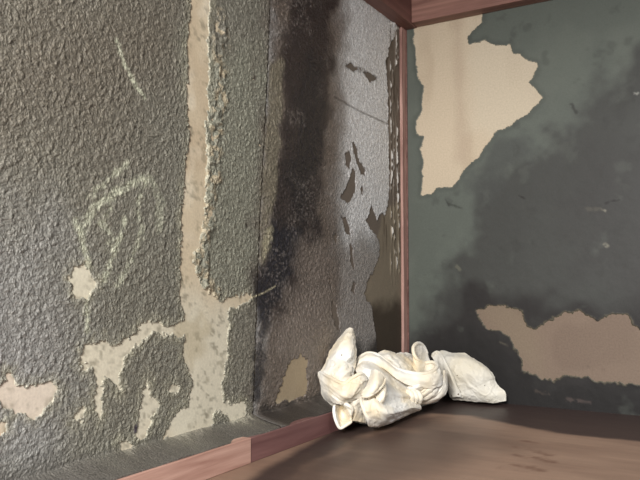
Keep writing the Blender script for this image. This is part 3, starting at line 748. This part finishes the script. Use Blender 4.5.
# front belly
c.sheet([[(11.1, -44.5, 6.9), (12.8, -43.5, 7.1), (13.9, -41.1, 5.4), (13.8, -35.3, 4.6), (14.0, -30.6, 4.1), (14.1, -25.8, 3.2)],
         [(11.6, -45.8, 5.9), (14.1, -45.6, 6.3), (15.3, -43.2, 5.0), (15.2, -37.4, 4.3), (14.7, -31.3, 3.7), (14.6, -26.1, 2.7)],
         [(12.7, -46.3, 4.2), (14.9, -46.4, 4.7), (16.0, -43.9, 4.1), (15.5, -37.8, 3.4), (14.9, -31.2, 3.1), (14.5, -25.6, 2.1)],
         [(12.4, -44.1, 1.7), (13.9, -43.7, 1.9), (15.0, -41.0, 2.2), (14.8, -35.3, 2.1), (14.2, -28.7, 1.9), (13.8, -24.2, 1.4)],
         [(10.8, -39.9, 0.4), (11.7, -38.4, 0.4), (11.9, -33.9, 0.4), (11.6, -27.7, 0.4), (11.4, -22.2, 0.4), (11.6, -19.5, 0.4)]], 60, 84, 0.08, 3.2, [(0.2, 0.15, 0.75, 0.3, 0.05, 0.5), (0.1, 0.3, 0.55, 0.75, 0.06, -0.6), (0.5, 0.35, 0.6, 0.98, 0.05, 0.5), (0.75, 0.3, 0.8, 0.9, 0.05, -0.4)])
c.roll([(11.3, -45.2, 6.7), (11.8, -46.1, 6.0), (12.6, -46.5, 4.5), (12.9, -45.8, 3.0), (12.3, -43.8, 1.4)], [0.15, 0.18, 0.18, 0.18, 0.15], 36, 10, 0.1)
# twisted flap in the middle
c.sheet([[(12.2, -42.7, 11.1), (12.6, -44.5, 9.7), (12.6, -45.8, 8.5), (12.2, -46.8, 7.3)],
         [(13.5, -43.6, 11.6), (14.3, -45.9, 10.2), (14.1, -46.8, 8.9), (13.1, -47.4, 7.2)],
         [(14.4, -43.4, 10.8), (15.2, -45.9, 9.7), (14.8, -47.0, 8.4), (13.4, -47.2, 7.0)],
         [(14.7, -42.4, 9.6), (15.1, -44.4, 8.7), (14.5, -45.6, 7.7), (13.1, -45.9, 6.8)]], 32, 36, 0.05, 3)
c.roll([(13.4, -43.5, 11.4), (14.4, -43.4, 10.9), (14.8, -42.6, 9.8), (15.2, -44.4, 9.0), (14.9, -46.1, 8.2), (13.9, -47.2, 7.4), (12.5, -47.2, 7.1)], [0.1, 0.14, 0.17, 0.18, 0.2, 0.2, 0.15], 44, 10, 0.1)
c.sheet([[(14.6, -42.1, 9.9), (14.5, -43.6, 8.5), (13.7, -44.7, 7.4)], [(15.0, -42.5, 8.6), (15.1, -44.1, 7.4), (14.1, -44.7, 6.5)],
         [(14.8, -42.3, 6.8), (14.8, -43.5, 6.0), (14.0, -44.3, 5.6)], [(13.5, -41.6, 4.9), (13.5, -41.9, 4.8), (13.2, -42.9, 4.6)]], 30, 28, 0.08, 3)
c.sheet([[(11.9, -41.1, 7.1), (13.2, -39.8, 6.6), (13.5, -36.1, 5.4)], [(12.3, -42.0, 5.8), (14.0, -41.0, 5.4), (14.3, -36.8, 4.5)], [(12.8, -42.3, 4.4), (14.6, -41.3, 4.3), (14.4, -36.1, 3.5)]], 24, 24, 0.06, 3)
# right shoulder
c.sheet([[(5.0, -34.8, 10.8), (5.9, -33.1, 11.8), (7.6, -30.9, 11.5), (9.4, -28.1, 9.3), (10.8, -24.9, 7.0), (11.8, -23.1, 5.9)],
         [(6.2, -37.5, 10.0), (8.6, -37.9, 10.3), (10.4, -35.6, 9.6), (11.4, -31.5, 7.5), (12.2, -27.5, 5.9), (13.1, -24.6, 5.2)],
         [(8.6, -39.6, 8.8), (10.9, -40.0, 8.5), (13.1, -38.6, 7.6), (13.3, -33.8, 5.8), (13.5, -29.1, 4.8), (14.2, -25.2, 4.3)],
         [(10.0, -41.1, 7.3), (12.2, -41.0, 6.7), (13.9, -39.9, 5.5), (13.9, -34.7, 4.3), (13.9, -29.4, 3.5), (14.2, -24.6, 3.0)]], 60, 84, 0.08, 3, [(0.35, 0.1, 0.6, 0.98, 0.05, 0.6), (0.15, 0.3, 0.3, 0.95, 0.05, -0.5), (0.8, 0.45, 0.75, 0.98, 0.05, 0.5), (0.05, 0.05, 0.5, 0.25, 0.06, 0.5)])
# pinched pleats at its right end
for k, (dx, dy) in enumerate(((0, 0), (3.6, 0.2), (7.0, 0.8))):
    q = [[(12.5, -29.1, 5.7), (13.7, -29.3, 5.6), (14.3, -29.2, 4.7), (13.8, -28.3, 3.4)][0], [(12.5, -29.1, 5.7), (13.7, -29.3, 5.6), (14.3, -29.2, 4.7), (13.8, -28.3, 3.4)][1],
         [(12.5, -29.1, 5.7), (13.7, -29.3, 5.6), (14.3, -29.2, 4.7), (13.8, -28.3, 3.4)][2], [(12.5, -29.1, 5.7), (13.7, -29.3, 5.6), (14.3, -29.2, 4.7), (13.8, -28.3, 3.4)][3]]
    off = np.array([0.171 * dx, 0.103 * dx + 0.25 * k, -0.2 * dy])
    c.roll([tuple(np.array(v) + off) for v in q], [0.25, 0.42, 0.45, 0.25], 24, 12, 0.1)
# long rolled hem: band standing behind, its edge winding back into a loop
top = [(4.5, -33.9, 11.0), (4.8, -33.1, 12.2), (5.9, -31.9, 13.0), (7.5, -31.0, 12.7), (9.0, -30.0, 11.5), (10.7, -29.0, 10.0), (12.6, -27.3, 9.2), (14.8, -25.4, 8.8), (15.9, -22.9, 9.1), (15.9, -20.0, 9.9), (14.2, -18.1, 10.4), (12.6, -18.5, 10.2), (11.9, -20.7, 11.0), (11.2, -21.1, 12.2), (10.7, -20.3, 13.4), (10.6, -18.6, 14.1), (10.6, -16.3, 14.0), (10.7, -14.4, 13.1), (11.0, -13.1, 11.5)]
low = [(5.0, -35.3, 9.8), (5.7, -34.4, 10.8), (7.0, -33.6, 11.5), (8.5, -32.7, 10.9), (10.0, -31.2, 9.5), (11.5, -29.7, 7.9), (12.9, -27.7, 6.7), (15.1, -25.2, 6.0), (16.6, -22.5, 5.8), (16.6, -18.5, 6.1), (14.2, -16.4, 5.6), (12.0, -16.6, 5.5), (11.5, -19.2, 6.2), (10.6, -19.8, 6.6), (10.0, -18.9, 6.9), (9.8, -16.8, 7.0), (9.9, -14.3, 6.8), (10.4, -12.2, 6.1), (11.4, -10.5, 5.6)]
mid = [tuple(0.5 * (np.array(a) + np.array(b)) + np.array([0.35, -0.6, 0.35])) for a, b in zip(top, low)]
c.sheet([top, mid, low], 24, 130, 0.06, 3)
c.roll(top, [0.2] + [0.30] * 8 + [0.26] * 9 + [0.15], 150, 12, 0.08)
# twisted lump under the loop
c.roll([(10.8, -25.4, 4.5), (12.8, -25.4, 5.6), (13.9, -24.8, 7.2), (14.9, -23.6, 7.6), (15.8, -23.1, 6.6), (15.0, -23.5, 5.0)], [0.4, 0.8, 1.1, 1.1, 1.0, 0.4], 40, 16, 0.1)
for a, b, w in (([(11.6, -25.6, 4.2), (13.5, -25.6, 4.7), (14.9, -24.7, 5.5), (15.8, -23.6, 6.8), (15.9, -21.8, 8.1)], [(11.6, -23.2, 3.2), (13.8, -23.1, 3.6), (15.4, -22.1, 4.6), (16.1, -20.6, 6.1), (15.9, -18.3, 7.7)], 0.10),
                ([(11.8, -24.2, 3.6), (14.2, -24.0, 4.0), (15.7, -23.1, 5.2), (16.1, -21.1, 6.6), (15.9, -18.9, 8.1)], [(11.4, -21.6, 2.6), (13.7, -21.4, 2.7), (15.7, -20.2, 3.8), (16.2, -18.1, 5.4), (15.7, -15.5, 7.7)], 0.10),
                ([(12.0, -23.0, 3.0), (14.3, -22.4, 3.3), (16.1, -20.8, 4.4), (16.6, -18.5, 6.1), (15.5, -15.1, 8.5)], [(11.7, -20.3, 1.8), (14.0, -19.4, 2.1), (16.0, -18.2, 3.1), (16.5, -16.2, 4.7), (15.1, -12.3, 7.8)], 0.08)):
    md_ = [tuple(0.5 * (np.array(u) + np.array(v)) + np.array([0.25, -0.75, -0.1])) for u, v in zip(a, b)]
    c.sheet([a, md_, b], 16, 44, w, 2.5)
    c.roll(a, [0.1, 0.17, 0.18, 0.17, 0.1], 44, 10, 0.1)
c.sheet([[(11.2, -25.8, 5.2), (12.7, -26.6, 6.4), (14.1, -25.2, 8.1)], [(12.5, -26.2, 4.9), (14.1, -27.0, 6.2), (15.2, -25.4, 7.6)], [(12.8, -24.9, 4.2), (14.5, -25.3, 5.4), (15.4, -23.9, 6.7)]], 20, 24, 0.08, 2)
c.roll([(11.3, -26.1, 5.2), (12.9, -26.7, 6.5), (14.3, -25.5, 8.2)], [0.12, 0.2, 0.15], 24, 10, 0.1)
c.sheet([[(11.4, -26.2, 5.6), (12.8, -26.0, 6.9), (14.0, -24.7, 7.8)], [(11.4, -26.8, 5.3), (13.2, -26.9, 6.5), (14.2, -25.7, 7.2)], [(11.6, -26.7, 4.7), (13.2, -26.3, 5.4), (14.1, -25.2, 5.9)]], 20, 24, 0.05, 2)
# bunched cloth behind the roll
c.sheet([[(6.3, -28.1, 12.8), (6.8, -25.5, 12.9), (6.9, -20.8, 12.0), (7.2, -17.1, 11.8), (7.4, -13.5, 11.1)], [(7.5, -29.8, 12.4), (8.8, -27.8, 12.1), (9.3, -24.0, 11.3), (9.1, -19.5, 10.9), (9.0, -14.9, 10.0)],
         [(8.7, -28.5, 11.1), (10.2, -27.0, 10.3), (10.8, -24.3, 9.6), (11.0, -20.7, 9.0), (10.9, -14.9, 8.6)], [(9.5, -27.4, 9.1), (10.5, -25.6, 8.1), (11.1, -22.9, 7.4), (11.3, -19.3, 6.8), (11.2, -13.5, 6.3)]], 36, 44, 0.25, 2.2)
# buried middle of the bundle
c.sheet([[(3.6, -39.1, 4.6), (5.0, -33.6, 7.9), (7.1, -26.5, 10.0), (9.8, -19.0, 9.0), (12.7, -12.6, 7.6)], [(5.8, -41.3, 3.6), (8.4, -38.5, 6.5), (10.6, -32.6, 7.4), (11.8, -22.5, 5.8), (14.2, -15.3, 5.1)],
         [(7.4, -41.5, 2.3), (10.3, -39.7, 3.4), (12.6, -34.9, 3.6), (11.8, -22.5, 2.9), (14.2, -15.3, 2.9)], [(5.0, -36.9, 0.4), (9.6, -37.5, 0.4), (10.7, -30.0, 0.4), (10.1, -17.7, 0.4), (10.9, -7.0, 0.4)]], 36, 44, 0.2, 3)
c.build('rag', MAT_RAG, 0.0026, 'crumpled cream-white cloth heaped on the batten with a pointed peak and rolled hem', 'cream cloths in the corner')

# ---- the flatter cloth lying behind, against the side wall
c = Cloth()
c.sheet([[(9.0, -4.4, 10.7), (11.0, -3.8, 11.5), (13.3, -3.5, 11.2), (15.8, -3.8, 11.3), (16.5, -3.7, 10.9), (17.0, -4.0, 10.4)],
         [(10.9, -6.7, 9.1), (13.4, -7.0, 9.7), (15.8, -6.7, 10.1), (18.1, -5.9, 9.9), (19.6, -5.0, 9.2), (20.1, -3.7, 8.8)],
         [(12.2, -7.1, 6.5), (14.8, -7.9, 7.0), (17.3, -8.2, 7.2), (19.7, -7.3, 7.3), (21.7, -5.8, 7.3), (22.5, -3.8, 6.7)],
         [(13.3, -7.0, 3.9), (15.6, -7.4, 4.4), (17.8, -7.2, 4.5), (20.2, -7.0, 4.9), (22.1, -5.6, 5.3), (23.0, -3.5, 5.3)],
         [(13.7, -6.8, 2.6), (15.8, -6.7, 2.8), (18.2, -7.0, 3.0), (20.6, -6.7, 3.4), (22.7, -5.7, 3.8), (23.9, -3.6, 4.3)],
         [(13.7, -6.2, 1.6), (15.9, -6.6, 1.9), (18.2, -6.4, 1.9), (20.9, -6.2, 2.0), (23.4, -5.7, 2.4), (25.3, -3.9, 3.2)],
         [(13.7, -5.6, 0.9), (15.8, -5.5, 0.9), (18.1, -5.6, 0.9), (20.8, -5.2, 0.9), (23.3, -4.8, 0.8), (25.5, -3.7, 1.2)]], 80, 80, 0.10, 4, [(0.62, 0.25, 0.42, 0.98, 0.07, 0.22), (0.12, 0.1, 0.05, 0.75, 0.04, -0.4), (0.55, 0.75, 0.95, 0.85, 0.05, -0.6), (0.3, 0.3, 0.5, 0.5, 0.05, -0.25), (0.7, 0.15, 0.95, 0.5, 0.05, 0.35)])
# folded-over left edge
c.sheet([[(9.9, -8.5, 10.6), (10.1, -7.2, 11.3), (11.1, -7.2, 11.2), (12.0, -7.8, 10.6)], [(11.1, -8.4, 8.8), (12.2, -8.9, 9.6), (13.3, -9.3, 9.6), (13.9, -9.0, 9.1)],
         [(12.4, -8.2, 6.2), (13.7, -9.1, 7.1), (14.8, -9.6, 7.2), (15.2, -8.8, 6.5)], [(13.3, -7.6, 3.8), (14.6, -8.6, 4.5), (15.6, -9.1, 4.6), (15.9, -8.4, 4.1)],
         [(13.7, -6.8, 1.3), (15.3, -8.1, 1.8), (16.3, -8.2, 1.9), (16.7, -6.8, 1.4)]], 44, 24, 0.06, 3)
c.roll([(10.1, -8.4, 10.8), (10.7, -7.4, 11.4), (11.7, -7.6, 11.1), (13.3, -9.1, 9.7), (14.8, -9.6, 7.2), (15.6, -9.0, 4.8), (16.6, -7.7, 1.9)], 0.22, 50, 10, 0.15)
c.sheet([[(8.3, -1.3, 10.3), (11.6, -1.0, 10.7), (15.7, -1.5, 10.3)], [(9.8, -0.4, 6.1), (14.3, -0.6, 6.6), (20.9, -1.9, 6.5)], [(11.7, -1.6, 0.4), (18.0, -2.5, 0.8), (24.3, -2.2, 1.3)]], 24, 24, 0.1, 4)
c.build('rag', MAT_RAG2, 0.0024, 'flatter off-white cloth slumped against the dark green wall behind the crumpled one', 'cream cloths in the corner')
